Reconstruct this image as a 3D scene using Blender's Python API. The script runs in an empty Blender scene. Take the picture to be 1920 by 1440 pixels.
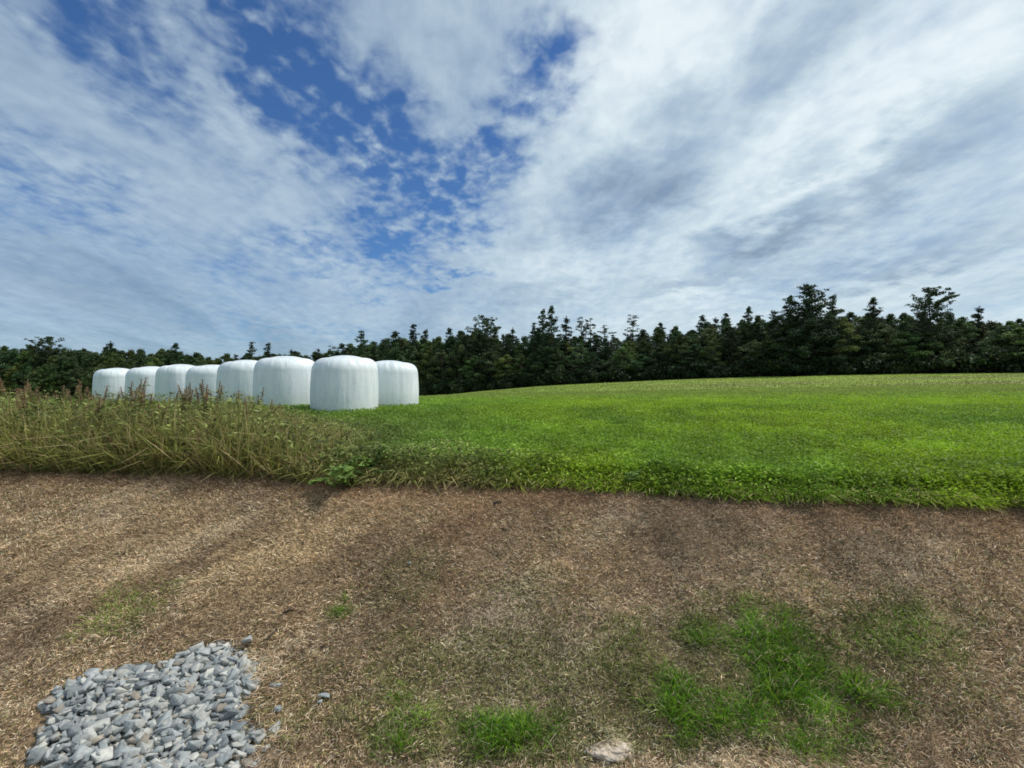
import bpy, bmesh, math, random
import numpy as np
from mathutils import Vector, Matrix
rng = np.random.default_rng(7); random.seed(7)
scene = bpy.context.scene
col = scene.collection
CAMZ, F = 1.8, 1040.0          # eye height; focal length in pixels of a 1920 wide frame

# ------------------------------------------------------------------ helpers
def tag(o, label=None, cat=None, group=None, kind=None):
    if label: o['label'] = label
    if cat: o['category'] = cat
    if group: o['group'] = group
    if kind: o['kind'] = kind
    return o

def np_mesh(name, V, faces, C=None, smooth=False):
    """V (n,3); faces list of (m,k) int arrays; C (n,3) colours"""
    me = bpy.data.meshes.new(name)
    V = np.ascontiguousarray(V, np.float32)
    faces = [np.asarray(f, np.int32) for f in faces if len(f)]
    loops = np.concatenate([f.ravel() for f in faces])
    tot = np.concatenate([np.full(len(f), f.shape[1], np.int32) for f in faces])
    start = np.concatenate([[0], np.cumsum(tot)[:-1]]).astype(np.int32)
    me.vertices.add(len(V)); me.loops.add(len(loops)); me.polygons.add(len(tot))
    me.vertices.foreach_set('co', V.ravel())
    me.loops.foreach_set('vertex_index', loops)
    me.polygons.foreach_set('loop_start', start)
    me.polygons.foreach_set('loop_total', tot)
    if smooth: me.polygons.foreach_set('use_smooth', np.ones(len(tot), bool))
    me.update(calc_edges=True)
    if C is not None:
        a = me.color_attributes.new('Col', 'FLOAT_COLOR', 'POINT')
        C4 = np.ones((len(V), 4), np.float32); C4[:, :3] = C
        a.data.foreach_set('color', C4.ravel())
    return me

def link(name, me, mat=None, parent=None, loc=None):
    o = bpy.data.objects.new(name, me); col.objects.link(o)
    if mat and not me.materials: me.materials.append(mat)
    if parent: o.parent = parent
    if loc is not None: o.location = loc
    return o

def empty(name, loc, rz=0, s=1.0):
    o = bpy.data.objects.new(name, None); col.objects.link(o)
    o.location = loc; o.rotation_euler.z = rz; o.scale = (s, s, s) if np.isscalar(s) else s
    o.empty_display_size = .2
    return o

class VNoise:
    def __init__(s, seed, n=64):
        s.n = n; s.t = np.random.default_rng(seed).random((n, n))
    def base(s, x, y):
        xi = np.floor(x).astype(int); yi = np.floor(y).astype(int)
        fx = x - xi; fy = y - yi; fx = fx*fx*(3-2*fx); fy = fy*fy*(3-2*fy); n = s.n
        g = lambda a, b: s.t[a % n, b % n]
        return (g(xi, yi)*(1-fx)+g(xi+1, yi)*fx)*(1-fy) + (g(xi, yi+1)*(1-fx)+g(xi+1, yi+1)*fx)*fy
    def __call__(s, x, y, f=1.0, oc=3):
        x = np.asarray(x, float)*f; y = np.asarray(y, float)*f; r = 0; a = 1; t = 0
        for k in range(oc):
            r = r + a*s.base(x+17.3*k, y+5.1*k); t += a; a *= .5; x = x*2.03; y = y*2.03
        return r/t - .5                     # about -0.5 .. 0.5
N1, N2, N3, N4 = VNoise(1), VNoise(2), VNoise(3), VNoise(4)
def sstep(a, b, x): t = np.clip((x-a)/(b-a), 0, 1); return t*t*(3-2*t)

# ------------------------------------------------------------------ terrain
def lip(x):
    xc = np.clip(x, -5, 5)
    return 4.89 - .185*xc + .06*np.sin(1.7*xc+.6) + .26*N3(x, x*0+3.3, 2.2, 4)
FY = [0, 4.2, 5, 8, 11, 14, 20, 40, 70, 110, 160, 300, 900, 4000]
FZ = [-.84, -.81, -.78, -.655, -.53, -.50, -.56, -.75, -.76, -.76, -1.4, -2.0, -3, -5]
GX = [-3000, -300, -80, -21, 0, 24, 44, 100, 300, 3000]
GZ = [-9, -7, -4.0, -2.3, 0, 1.35, 2.2, 3.6, 6, 8]
_fy = np.linspace(0, 200, 4001); _fz = np.interp(_fy, FY, FZ)
for w in (21, 61):
    _fz[w:-w] = np.convolve(_fz, np.ones(w)/w, 'same')[w:-w]
_gx = np.linspace(-200, 200, 2001); _gz = np.interp(_gx, GX, GZ)
_gz[60:-60] = np.convolve(_gz, np.ones(75)/75, 'same')[60:-60]
def field_z(x, y):
    z = np.where(y < 190, np.interp(y, _fy, _fz), np.interp(y, FY, FZ))
    g = np.where(np.abs(x) < 185, np.interp(x, _gx, _gz), np.interp(x, GX, GZ))
    z = z + g*sstep(8, 100, y)
    z = z + .05*N1(x, y, .35, 2)*sstep(4.5, 7.5, y) + .5*N2(x, y, .035, 2)*sstep(30, 120, y)
    return z
def height(x, y):
    x = np.asarray(x, float); y = np.asarray(y, float)
    L = lip(x); zf = field_z(x, y); zl = field_z(x, L) - .10
    t = np.clip((y-2.62)/(L-2.62), 0, 1.0)
    zb = -1.80 + (t*.9+.1*t*t)*(zl+1.80)
    zb = zb + .10*N1(x, y, 1.6, 3)*sstep(.3, .8, L-y) + .06*N2(x, y, 5, 4) + .10*N4((x+y)*.35, (y-x)*1.5, 1.7, 3)*sstep(-2, 1.5, x)*sstep(.1, .6, L-y)
    k = sstep(-.02, .16, y-L)
    return CAMZ + zb*(1-k) + zf*k
def ground_pt(px, py):
    """where the ground is seen in that direction"""
    ax, az = (px-960)/F, (720-py)/F
    y = np.geomspace(1.2, 300, 6000)
    hit = np.nonzero(CAMZ + az*y <= height(ax*y, y))[0]
    d = y[hit[0]] if len(hit) else 300.
    return np.array([ax*d, d, float(height(ax*d, d))])
def gz(x, y): return float(height(np.array([x]), np.array([y]))[0])

# --------------------------------------------------------------- materials
def nodes(name):
    m = bpy.data.materials.new(name); m.use_nodes = True
    nt = m.node_tree; nt.nodes.clear()
    out = nt.nodes.new('ShaderNodeOutputMaterial')
    return m, nt, out
def N(nt, t, **kw):
    n = nt.nodes.new(t)
    for k, v in kw.items():
        if k in n.inputs: n.inputs[k].default_value = v
        else: setattr(n, k, v)
    return n
def blade_mat(name, trans=.35, rough=.6, vary=.12, rand=0.0):
    m, nt, out = nodes(name); L = nt.links.new
    at = N(nt, 'ShaderNodeAttribute', attribute_name='Col')
    c = at.outputs['Color']
    tc = N(nt, 'ShaderNodeNewGeometry')
    nz = N(nt, 'ShaderNodeTexNoise', Scale=1.3, Detail=3.0); L(tc.outputs['Position'], nz.inputs['Vector'])
    mr = N(nt, 'ShaderNodeMapRange'); L(nz.outputs['Fac'], mr.inputs['Value'])
    mr.inputs['From Min'].default_value = .3; mr.inputs['From Max'].default_value = .7
    mr.inputs['To Min'].default_value = 1-vary; mr.inputs['To Max'].default_value = 1+vary
    v = mr.outputs[0]
    if rand:
        oi = N(nt, 'ShaderNodeObjectInfo')
        m2 = N(nt, 'ShaderNodeMapRange'); L(oi.outputs['Random'], m2.inputs['Value'])
        m2.inputs['To Min'].default_value = 1-rand; m2.inputs['To Max'].default_value = 1+rand
        mm = N(nt, 'ShaderNodeMath', operation='MULTIPLY'); L(v, mm.inputs[0]); L(m2.outputs[0], mm.inputs[1]); v = mm.outputs[0]
        ml = N(nt, 'ShaderNodeMath', operation='MULTIPLY', ); L(oi.outputs['Random'], ml.inputs[0]); ml.inputs[1].default_value = 7.31
        fr = N(nt, 'ShaderNodeMath', operation='FRACT'); L(ml.outputs[0], fr.inputs[0])
        m3 = N(nt, 'ShaderNodeMapRange'); L(fr.outputs[0], m3.inputs['Value'])
        m3.inputs['To Min'].default_value = .47; m3.inputs['To Max'].default_value = .525
        hs0 = N(nt, 'ShaderNodeHueSaturation'); L(c, hs0.inputs['Color']); L(m3.outputs[0], hs0.inputs['Hue']); c = hs0.outputs[0]
    hs = N(nt, 'ShaderNodeHueSaturation'); L(c, hs.inputs['Color']); L(v, hs.inputs['Value'])
    d = N(nt, 'ShaderNodeBsdfPrincipled', Roughness=rough); L(hs.outputs[0], d.inputs['Base Color'])
    d.inputs['Specular IOR Level'].default_value = .25
    t = N(nt, 'ShaderNodeBsdfTranslucent'); L(hs.outputs[0], t.inputs['Color'])
    mx = N(nt, 'ShaderNodeMixShader', Fac=trans); L(d.outputs[0], mx.inputs[1]); L(t.outputs[0], mx.inputs[2])
    L(mx.outputs[0], out.inputs['Surface'])
    return m
M_grass = blade_mat('grass_blades', .4)
M_thatch = blade_mat('dead_grass', .2, .8)
M_leaf = blade_mat('tree_leaves', .25, .6, .1, rand=.32)
M_weed = blade_mat('weed_leaves', .3, .6)

def bark_mat(name, c1, c2):
    m, nt, out = nodes(name); L = nt.links.new
    tc = N(nt, 'ShaderNodeTexCoord'); mp = N(nt, 'ShaderNodeMapping'); mp.inputs['Scale'].default_value = (6, 6, 1)
    L(tc.outputs['Object'], mp.inputs[0])
    nz = N(nt, 'ShaderNodeTexNoise', Scale=2.0, Detail=5.0); L(mp.outputs[0], nz.inputs['Vector'])
    r = N(nt, 'ShaderNodeValToRGB'); r.color_ramp.elements[0].color = (*c1, 1); r.color_ramp.elements[1].color = (*c2, 1)
    r.color_ramp.elements[0].position = .35; r.color_ramp.elements[1].position = .65
    L(nz.outputs['Fac'], r.inputs[0])
    b = N(nt, 'ShaderNodeBsdfPrincipled', Roughness=.9); L(r.outputs[0], b.inputs['Base Color'])
    bp = N(nt, 'ShaderNodeBump', Strength=.6, Distance=.03); L(nz.outputs['Fac'], bp.inputs['Height']); L(bp.outputs[0], b.inputs['Normal'])
    L(b.outputs[0], out.inputs['Surface']); return m
M_bark = bark_mat('bark', (.03, .024, .018), (.085, .07, .055))
M_twig = bark_mat('twig', (.02, .014, .01), (.05, .035, .022))

def ground_mat():
    m, nt, out = nodes('soil_and_turf'); L = nt.links.new
    at = N(nt, 'ShaderNodeAttribute', attribute_name='Col')
    g = N(nt, 'ShaderNodeNewGeometry')
    n1 = N(nt, 'ShaderNodeTexNoise', Scale=22.0, Detail=6.0, Roughness=.7); L(g.outputs['Position'], n1.inputs['Vector'])
    n2 = N(nt, 'ShaderNodeTexNoise', Scale=1.1, Detail=6.0, Roughness=.65); L(g.outputs['Position'], n2.inputs['Vector'])
    a = N(nt, 'ShaderNodeMapRange'); L(n1.outputs['Fac'], a.inputs[0])
    for k, v in (('From Min', .3), ('From Max', .7), ('To Min', .6), ('To Max', 1.4)): a.inputs[k].default_value = v
    b = N(nt, 'ShaderNodeMapRange'); L(n2.outputs['Fac'], b.inputs[0])
    for k, v in (('From Min', .3), ('From Max', .7), ('To Min', .72), ('To Max', 1.28)): b.inputs[k].default_value = v
    mm = N(nt, 'ShaderNodeMath', operation='MULTIPLY'); L(a.outputs[0], mm.inputs[0]); L(b.outputs[0], mm.inputs[1])
    hs = N(nt, 'ShaderNodeHueSaturation'); L(at.outputs['Color'], hs.inputs['Color']); L(mm.outputs[0], hs.inputs['Value'])
    p = N(nt, 'ShaderNodeBsdfPrincipled', Roughness=.95); p.inputs['Specular IOR Level'].default_value = .1
    L(hs.outputs[0], p.inputs['Base Color'])
    bp = N(nt, 'ShaderNodeBump', Strength=.8, Distance=.03); L(n1.outputs['Fac'], bp.inputs['Height']); L(bp.outputs[0], p.inputs['Normal'])
    L(p.outputs[0], out.inputs['Surface']); return m
M_ground = ground_mat()

# -------------------------------------------------------------- woodland edge line
EA = [-1.3, -.95, -.52, -.17, 0, .23, .52, .95, 1.3]
ED = [185, 178, 160, 126, 112, 105, 88, 76, 72]
def edge_d(a): return np.interp(a, EA, ED)

# -------------------------------------------------------------- ground colours
TAN = np.array([.62, .425, .255]); STRAW = np.array([.76, .62, .44]); BROWN = np.array([.25, .165, .10])
OLIVE = np.array([.25, .25, .085]); GREEN = np.array([.12, .29, .018]); LIME = np.array([.27, .47, .026])
GREYB = np.array([.42, .33, .25]); RED = np.array([.42, .22, .12])
def patch(px, py, rx, ry, s):
    c = ground_pt(px, py); rX = rx/F*c[1]
    rY = max(.06, abs(ground_pt(px, py-ry)[1]-ground_pt(px, py+ry)[1])/2)
    return (c[0], c[1], rX, rY, s)
GP = [patch(*p) for p in [(1460, 1262, 85, 95, 1.2), (1500, 1205, 60, 70, .9), (1385, 1365, 60, 40, .9), (1400, 1210, 70, 50, .7), (1190, 1250, 60, 90, .35), (1270, 1310, 40, 75, 1.0), (1310, 1190, 40, 30, .7), (1500, 1300, 60, 80, 1.0), (1560, 1330, 120, 90, .8),
      (1352, 1345, 50, 50, .9), (1480, 1385, 50, 30, .5), (1400, 1205, 50, 35, .5), (945, 1372, 100, 42, 1.0), (750, 1370, 75, 55, .65), (1000, 1345, 30, 25, .5),
      (640, 1140, 14, 24, .6), (240, 1150, 80, 60, .5), (1700, 1180, 120, 60, .6), (1180, 1180, 30, 40, .35), (740, 1300, 25, 25, .4)]]
OP = [patch(*p) for p in [(1200, 1260, 150, 120, .7), (1030, 1110, 110, 60, .35), (950, 1260, 260, 100, .7), (1000, 1385, 420, 45, .8), (1420, 1150, 130, 70, .35), (770, 1080, 60, 60, .3),
      (820, 1350, 230, 80, .6), (1150, 1350, 200, 80, .7), (1360, 1230, 150, 130, .8), (1650, 1200, 200, 120, .5), (560, 1330, 60, 70, .2)]]
DP = [patch(*p) for p in [(1340, 1010, 110, 45, .6), (640, 1215, 70, 40, .5), (545, 1150, 25, 30, .35), (910, 1165, 60, 30, .4), (1280, 1290, 30, 60, .4), (590, 1310, 45, 25, .5),
      (760, 1065, 40, 30, .35), (1210, 1210, 40, 60, .4), (540, 1260, 40, 70, .4)]]
TP = [patch(*p) for p in [(500, 1060, 120, 90, .8), (700, 960, 200, 40, .4), (1170, 1090, 60, 90, .6), (250, 1030, 150, 100, .5), (1120, 1395, 60, 25, .9)]]
RP = [patch(*p) for p in [(870, 1000, 60, 40, .5), (1060, 1080, 60, 70, .35), (1230, 1120, 60, 60, .2)]]
def fieldw(P, x, y):
    r = np.zeros_like(x)
    for cx, cy, rx, ry, s in P:
        d = np.sqrt(((x-cx)/rx)**2 + ((y-cy)/ry)**2) + 1.1*N4(x, y, 4.5, 4) + .8*N2(x, y, 13, 2)
        r = np.maximum(r, s*sstep(1.45, .45, d))
    return r
def mixc(c, t, w): w = np.clip(w, 0, 1)[:, None]; return c*(1-w) + t*w
def bank_colour(x, y, n):
    """mixed dead strands: each strand picks a tone from the patch it grows in"""
    r = rng.random(n); c = np.repeat(TAN[None], n, 0)
    c = mixc(c, STRAW, (r < .22)*1.); c = mixc(c, BROWN, (r > .72)*1.); c = mixc(c, OLIVE, ((r > .40) & (r < .53))*1.)
    lo = N1(x, y, .9, 3)
    st_ = N4((x+y)*.3+2, (y-x)*1.1, 2.0, 4)
    c = mixc(c, GREYB, sstep(.0, .35, lo)*.5); c = mixc(c, BROWN*1.1, sstep(.04, .30, st_)*.6); c = mixc(c, STRAW, sstep(-.04, -.28, st_)*.4)
    c = mixc(c, BROWN*np.array([1.6, 1.25, 1.1]), sstep(.6, .1, lip(x)-y+.4*lo)*.4)
    c = mixc(c, STRAW*np.array([1, .9, .72]), fieldw(TP, x, y)*.45)
    c = mixc(c, RED, fieldw(RP, x, y)*(rng.random(n) < .5))
    c = mixc(c, OLIVE, (rng.random(n) < fieldw(OP, x, y)*.85)*.9)
    c = mixc(c, BROWN, fieldw(DP, x, y)*.42)
    c = mixc(c, BROWN, sstep(.25, .03, lip(x)-y)*.35)
    c = c*np.array([1.17, 1.21, 1.24])
    return c*(1 + rng.normal(0, .22, n))[:, None].clip(.4, 1.7)
def field_colour(x, y, n):
    c = np.repeat(np.array([[.245, .385, .036]]), n, 0)
    c = mixc(c, np.array([.32, .46, .028]), sstep(-.15, .2, N2(x, y, .45, 3)+.12*np.clip(x/np.maximum(y,1),-.6,.6)) * .8)
    c = mixc(c, np.array([.09, .20, .028]), sstep(.05, .3, N3(x, y, .8, 3))*.5)
    a = x/np.maximum(y, 1)
    c = mixc(c, np.array([.25, .26, .07]), sstep(.0, -.30, a + .15*N1(x, y, .5, 2))*sstep(11, 7, y)*.85)
    c = mixc(c, np.array([.15, .29, .05]), sstep(.12, -.25, a)*.5)
    far = sstep(15, 34, y + 10*N1(x, y, .06, 3))
    c = mixc(c, np.array([.25, .31, .07]), far*.8)
    c = mixc(c, np.array([.22, .20, .085]), far*sstep(.05, .25, N2(x, y*2.5, .05, 3))*.6)
    r = rng.random(n); c = mixc(c, np.array([.26, .26, .08]), (r < .03)*.5)
    return c*(1 + rng.normal(0, .09, n))[:, None].clip(.5, 1.6)

# -------------------------------------------------------------- the ground sheet
def axis(parts):
    r = []
    for a, b, s0, g in parts:
        v = a; s = s0
        while v < b: r.append(v); v += s; s *= g
    return r
ys = np.array([-3000, -600, -120, -40, -15, -8, -5, -3, -2, -1, 0, .6] + axis([(1.0, 6.4, .04, 1), (6.4, 3500, .06, 1.028)]) + [4000])
xh = axis([(0.025, 5.5, .05, 1), (5.5, 3500, .07, 1.04)]) + [4000]
xs = np.array([-v for v in reversed(xh)] + xh)
X, Y = np.meshgrid(xs, ys); Xf, Yf = X.ravel(), Y.ravel()
Z = height(Xf, Yf)
nx, ny = len(xs), len(ys)
ii = (np.arange(ny-1)[:, None]*nx + np.arange(nx-1)[None]).ravel()
fc = np.stack([ii, ii+1, ii+nx+1, ii+nx], 1)
bk = bank_colour(Xf, Yf, len(Xf)); bk = bk*.0 + np.array([.26, .18, .11])*(1+.5*N1(Xf, Yf, 5, 3))[:, None]
bk = mixc(bk, np.array([.06, .09, .02]), fieldw(GP, Xf, Yf)*.7)
bk = mixc(bk, np.array([.10, .09, .045]), fieldw(OP, Xf, Yf)*.7)
fl = field_colour(Xf, Yf, len(Xf)); sm = np.array([.95])
# even out the per-blade jitter on the sheet and darken its colour as shade under the near grass
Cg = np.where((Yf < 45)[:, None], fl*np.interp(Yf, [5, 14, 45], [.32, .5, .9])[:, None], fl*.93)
kk = sstep(-.03, .05, Yf-lip(Xf))[:, None]
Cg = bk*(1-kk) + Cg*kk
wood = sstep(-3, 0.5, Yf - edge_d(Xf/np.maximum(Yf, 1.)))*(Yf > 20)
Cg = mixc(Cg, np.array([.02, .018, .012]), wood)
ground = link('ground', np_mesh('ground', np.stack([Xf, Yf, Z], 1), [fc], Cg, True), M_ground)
tag(ground, kind='structure')

def stone_mat():
    m, nt, out = nodes('grey_stone'); L = nt.links.new
    at = N(nt, 'ShaderNodeAttribute', attribute_name='Col'); g = N(nt, 'ShaderNodeNewGeometry')
    nz = N(nt, 'ShaderNodeTexNoise', Scale=55.0, Detail=6.0, Roughness=.7); L(g.outputs['Position'], nz.inputs['Vector'])
    a = N(nt, 'ShaderNodeMapRange'); L(nz.outputs['Fac'], a.inputs[0])
    for k, v in (('From Min', .3), ('From Max', .7), ('To Min', .7), ('To Max', 1.25)): a.inputs[k].default_value = v
    hs = N(nt, 'ShaderNodeHueSaturation'); L(at.outputs['Color'], hs.inputs['Color']); L(a.outputs[0], hs.inputs['Value'])
    b = N(nt, 'ShaderNodeBsdfPrincipled', Roughness=.8); L(hs.outputs[0], b.inputs['Base Color'])
    bp = N(nt, 'ShaderNodeBump', Strength=.5, Distance=.004); L(nz.outputs['Fac'], bp.inputs['Height']); L(bp.outputs[0], b.inputs['Normal'])
    L(b.outputs[0], out.inputs['Surface']); return m
M_stone = stone_mat()
# -------------------------------------------------------------- blades
def blades(P, L, W, az, el, bend, C, tipC=None):
    """P (n,3) roots, L lengths, W widths, az heading, el elevation angle, bend droop, C colours"""
    n = len(P)
    d = np.stack([np.cos(az)*np.cos(el), np.sin(az)*np.cos(el), np.sin(el)], 1)
    s = np.stack([-np.sin(az), np.cos(az), np.zeros(n)], 1)
    tw = rng.uniform(-1, 1, n)[:, None]; up = np.cross(s, d)
    s = s*np.cos(tw*1.2) + up*np.sin(tw*1.2)
    L1 = L[:, None]; W1 = W[:, None]
    h = np.stack([np.cos(az), np.sin(az), np.zeros(n)], 1)
    m = P + d*L1*.5 + h*(bend[:, None]*L1*.12); t = P + d*L1*.92 + h*(bend[:, None]*L1*.42) - np.array([0, 0, 1])*(np.abs(bend)[:, None]*L1*.3)
    V = np.stack([P-s*W1*.4, P+s*W1*.4, m-s*W1*.5, m+s*W1*.5, t], 1).reshape(-1, 3)
    b = np.arange(n)*5
    q = np.stack([b, b+1, b+3, b+2], 1); tr = np.stack([b+2, b+3, b+4], 1)
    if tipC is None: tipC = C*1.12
    CC = np.stack([C*.55, C*.55, C, C, tipC], 1).reshape(-1, 3)  # shading put into the colour: dark roots, lighter tips
    return V, q, tr, CC
def join_blades(name, sets, mat, **t):
    Vs, Qs, Ts, Cs, o = [], [], [], [], 0
    for V, q, tr, CC in sets:
        Vs.append(V); Qs.append(q+o); Ts.append(tr+o); Cs.append(CC); o += len(V)
    ob = link(name, np_mesh(name, np.concatenate(Vs), [np.concatenate(Qs), np.concatenate(Ts)], np.concatenate(Cs)), mat)
    return tag(ob, **t)
def scatter(n, y0, y1, hw=1.0, pad=.6, power=1.0):
    """more plants per square metre nearer the road"""
    u = rng.random(n)
    y = (y0**(2-power) + u*(y1**(2-power)-y0**(2-power)))**(1/(2-power)) if power != 2 else y0*(y1/y0)**u
    x = rng.uniform(-1, 1, n)*(y*hw*.95+pad)
    return x, y
def on(x, y, dz=0.): return np.stack([x, y, height(x, y)+dz], 1)

# gravel area outline (left of this x for a given y)
g0, g1, g2 = ground_pt(470, 1205), ground_pt(505, 1330), ground_pt(470, 1440)
_ge = [(480, 1440), (500, 1400), (512, 1370), (478, 1345), (475, 1310), (492, 1280), (497, 1245), (478, 1225), (460, 1210), (405, 1200)]
_gp = sorted([ground_pt(*q) for q in _ge], key=lambda p: p[1])
_gy = [p[1] for p in _gp]; _gx2 = [p[0] for p in _gp]
def gravel_edge(y): return np.interp(y, [_gy[0]-.6]+_gy+[_gy[-1]+.1], [_gx2[0]-.1]+_gx2+[-9])
def heap_left(y): return -.80*y - .12 + .9*N1(y, y*0+1., 2.2, 3)
def in_gravel(x, y): return (x > heap_left(y)) & (x < gravel_edge(y) + .05*N2(x, y, 5, 2)) & (y < g0[1]+.12 - .55*np.maximum(0, g0[0]-.1-x) + .35*N4(x, y*.3, 2.5, 4))

# dead thatch on the bank
x, y = scatter(600000, 2.3, 6.0, power=.3)
keep = (y < lip(x)+.10) & ~in_gravel(x-.02, y); x, y = x[keep], y[keep]; n = len(x)
gw = fieldw(GP, x, y)
az = rng.uniform(-math.pi, math.pi, n)*.8 - .9 + 1.5*N2(x, y, .7, 2)*3
el = rng.uniform(-.1, .95, n); L = rng.uniform(.012, .036, n)*(1+.08*y); W = rng.uniform(.0018, .0042, n)*(.8+.10*y)
s1 = blades(on(x, y, rng.uniform(0, .012, n)), L, W, az, el, rng.uniform(-.6, .9, n), bank_colour(x, y, n))
# broken, darker bits standing in little clumps, so that the mat has lumps and holes
cx, cy = scatter(18000, 2.3, 6.0, power=.4); k = (cy < lip(cx)) & ~in_gravel(cx-.04, cy); cx, cy = cx[k], cy[k]
m = 12; x = np.repeat(cx, m) + rng.normal(0, .014, len(cx)*m); y = np.repeat(cy, m) + rng.normal(0, .014, len(cx)*m); n = len(x)
hc = np.repeat(rng.uniform(.5, 1.5, len(cx)), m)
s2 = blades(on(x, y), rng.uniform(.018, .045, n)*hc, rng.uniform(.002, .0038, n), rng.uniform(-math.pi, math.pi, n), rng.uniform(.3, 1.2, n), rng.uniform(0, 1, n), bank_colour(x, y, n)*np.repeat(rng.choice([.28, .8, 1.3, 1.5], len(cx)), m)[:, None])
rk = ground_pt(1142, 1402); n = 1500; x = rk[0]+rng.normal(0, .13, n); y = rk[1]+rng.normal(0, .085, n)
q_ = np.sqrt(((x-rk[0])/.13)**2+((y-rk[1])/.09)**2); P3 = on(x, y, np.clip(.028*(1-q_), 0, 1)+.006)
k = (q_ > .55) | (rng.random(n) < .35); n = k.sum()
s3 = blades(P3[k], rng.uniform(.02, .06, n), rng.uniform(.002, .006, n), rng.uniform(-3.14, 3.14, n), rng.uniform(-.1, .35, n), rng.uniform(-.5, .7, n), mixc(bank_colour(x[k], y[k], n), np.array([.8, .68, .5]), np.full(n, .35)))
x, y = scatter(3500, 2.3, 3.6, power=.5); x = gravel_edge(y)+rng.normal(.02, .06, len(x)); k = y < g0[1]+.1; x, y = x[k], y[k]; n = len(x)
s4 = blades(on(x, y, .012), rng.uniform(.03, .08, n), rng.uniform(.002, .0045, n), rng.uniform(-3.14, 3.14, n), rng.uniform(0, .8, n), rng.uniform(0, 1, n), bank_colour(x, y, n))
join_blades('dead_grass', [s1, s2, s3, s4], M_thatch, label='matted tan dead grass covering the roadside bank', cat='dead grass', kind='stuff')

# thin green blades pushing through the dead mat, mostly low on the right
x, y = scatter(380000, 2.3, 5.2, power=.3)
w = fieldw(GP, x, y)*.52 + fieldw(OP, x, y)*.30 + .012 + .05*sstep(.15, .35, N3(x, y, 1.7, 2))
keep = (rng.random(len(x)) < w) & (y < lip(x)-.1) & ~in_gravel(x, y); x, y = x[keep], y[keep]; n = len(x)
g = fieldw(GP, x, y)
c = mixc(np.repeat(OLIVE[None], n, 0), GREEN, g**1.5*1.1); c = mixc(c, LIME, (rng.random(n) < .35)*g*.9); c = mixc(c, STRAW, (rng.random(n) < .10)*.8); c = c*(1+1.5*N3(x, y, 5, 2))[:, None]
c = c*(1+rng.normal(0, .2, n))[:, None].clip(.5, 1.5)
join_blades('bank_grass', [blades(on(x, y), rng.uniform(.02, .055, n)*(1+1.3*g), rng.uniform(.0018, .0034, n)*(1+.3*g), rng.uniform(-math.pi, math.pi, n), rng.uniform(.6, 1.4, n), rng.uniform(0, 1.3, n), c)],
            M_grass, label='short green grass regrowing through the dead mat low on the bank', cat='grass', kind='stuff')

# field grass: near, middle, far
sets = []
def leafy(n_, y0, y1, Lr, Wr, pw, dark=1.0):
    x, y = scatter(n_, y0, y1, power=pw); k = (y > lip(x)-.03) & (y < edge_d(x/y)-1)
    x, y = x[k], y[k]; n = len(x)
    lump = .65*N3(x, y, 2.6, 3) + .75*N2(x, y, 6.5, 2)*sstep(14, 6, y)   # clumps: taller; hollows between painted darker, as shade
    L = rng.uniform(*Lr, n)*(1+1.8*lump); W = rng.uniform(*Wr, n)
    c = field_colour(x, y, n)*(1+1.5*lump)[:, None].clip(.35, 1.6)*dark
    sets.append(blades(on(x, y), L, W, rng.uniform(-math.pi, math.pi, n), rng.uniform(.5, 1.45, n), rng.uniform(.1, 1.5, n), c))
leafy(290000, 3.7, 9, (.05, .13), (.005, .009), 1.0)
leafy(220000, 8.5, 17, (.06, .13), (.008, .014), 1.0)
leafy(130000, 16, 45, (.07, .14), (.02, .045), 1.0)
leafy(60000, 44, 110, (.07, .14), (.05, .11), 1.0)
# small round clover-like leaves spread over the turf by the lip
x, y = scatter(110000, 3.8, 12, power=1.3); k = y > lip(x)-.06; x, y = x[k], y[k]; n = len(x)
lump = .65*N3(x, y, 2.6, 3) + .75*N2(x, y, 6.5, 2)*sstep(14, 6, y)  # leaf colour drops in the same hollows, as painted shade
sets.append(blades(on(x, y, .04+.06*(.5+lump)+rng.uniform(0, .03, n)), rng.uniform(.015, .03, n)*(1+.06*y), rng.uniform(.009, .018, n)*(1+.05*y), rng.uniform(-math.pi, math.pi, n), rng.uniform(-.3, .9, n), rng.uniform(0, .6, n), field_colour(x, y, n)*(.95+.8*lump)[:, None]))
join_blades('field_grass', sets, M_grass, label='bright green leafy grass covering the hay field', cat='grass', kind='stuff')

# rank grass hanging over the lip of the bank: drier on the left, green on the right
x = rng.uniform(-7.0, 7.0, 34000); amt = np.interp(x, [-7, -2, -.6, .4, 2.5, 7], [.26, .24, .18, .08, .04, .04])
y = lip(x) + np.abs(rng.normal(0, 1, len(x)))*amt - .05; n = len(x)
left = sstep(1.0, -.6, x + .8*N1(x, y, 2, 2))
c = mixc(field_colour(x, y, n), np.array([.33, .32, .11]), left*.75); c = mixc(c, np.array([.60, .50, .26]), (rng.random(n) < .28+.16*left)*.8)
c = mixc(c, np.array([.05, .07, .02]), (rng.random(n) < .2*left)*.8)
s1 = blades(on(x, y), rng.uniform(.06, .13, n)*(1+.7*left), rng.uniform(.004, .009, n), rng.normal(-1.57, 1.5, n), rng.uniform(.1, 1.3, n), rng.uniform(.3, 1.7, n), c*rng.uniform(.8, 1.45, n)[:, None])
n2 = 26000; x2 = rng.uniform(-7, 7, n2); y2 = lip(x2) + rng.uniform(-.10, .42, n2); l2 = sstep(1.0, -.6, x2)
P2 = on(x2, y2, rng.uniform(.01, .09, n2)*(1+1.0*l2)*(1+1.2*N3(x2, y2, 3, 2)))
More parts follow.
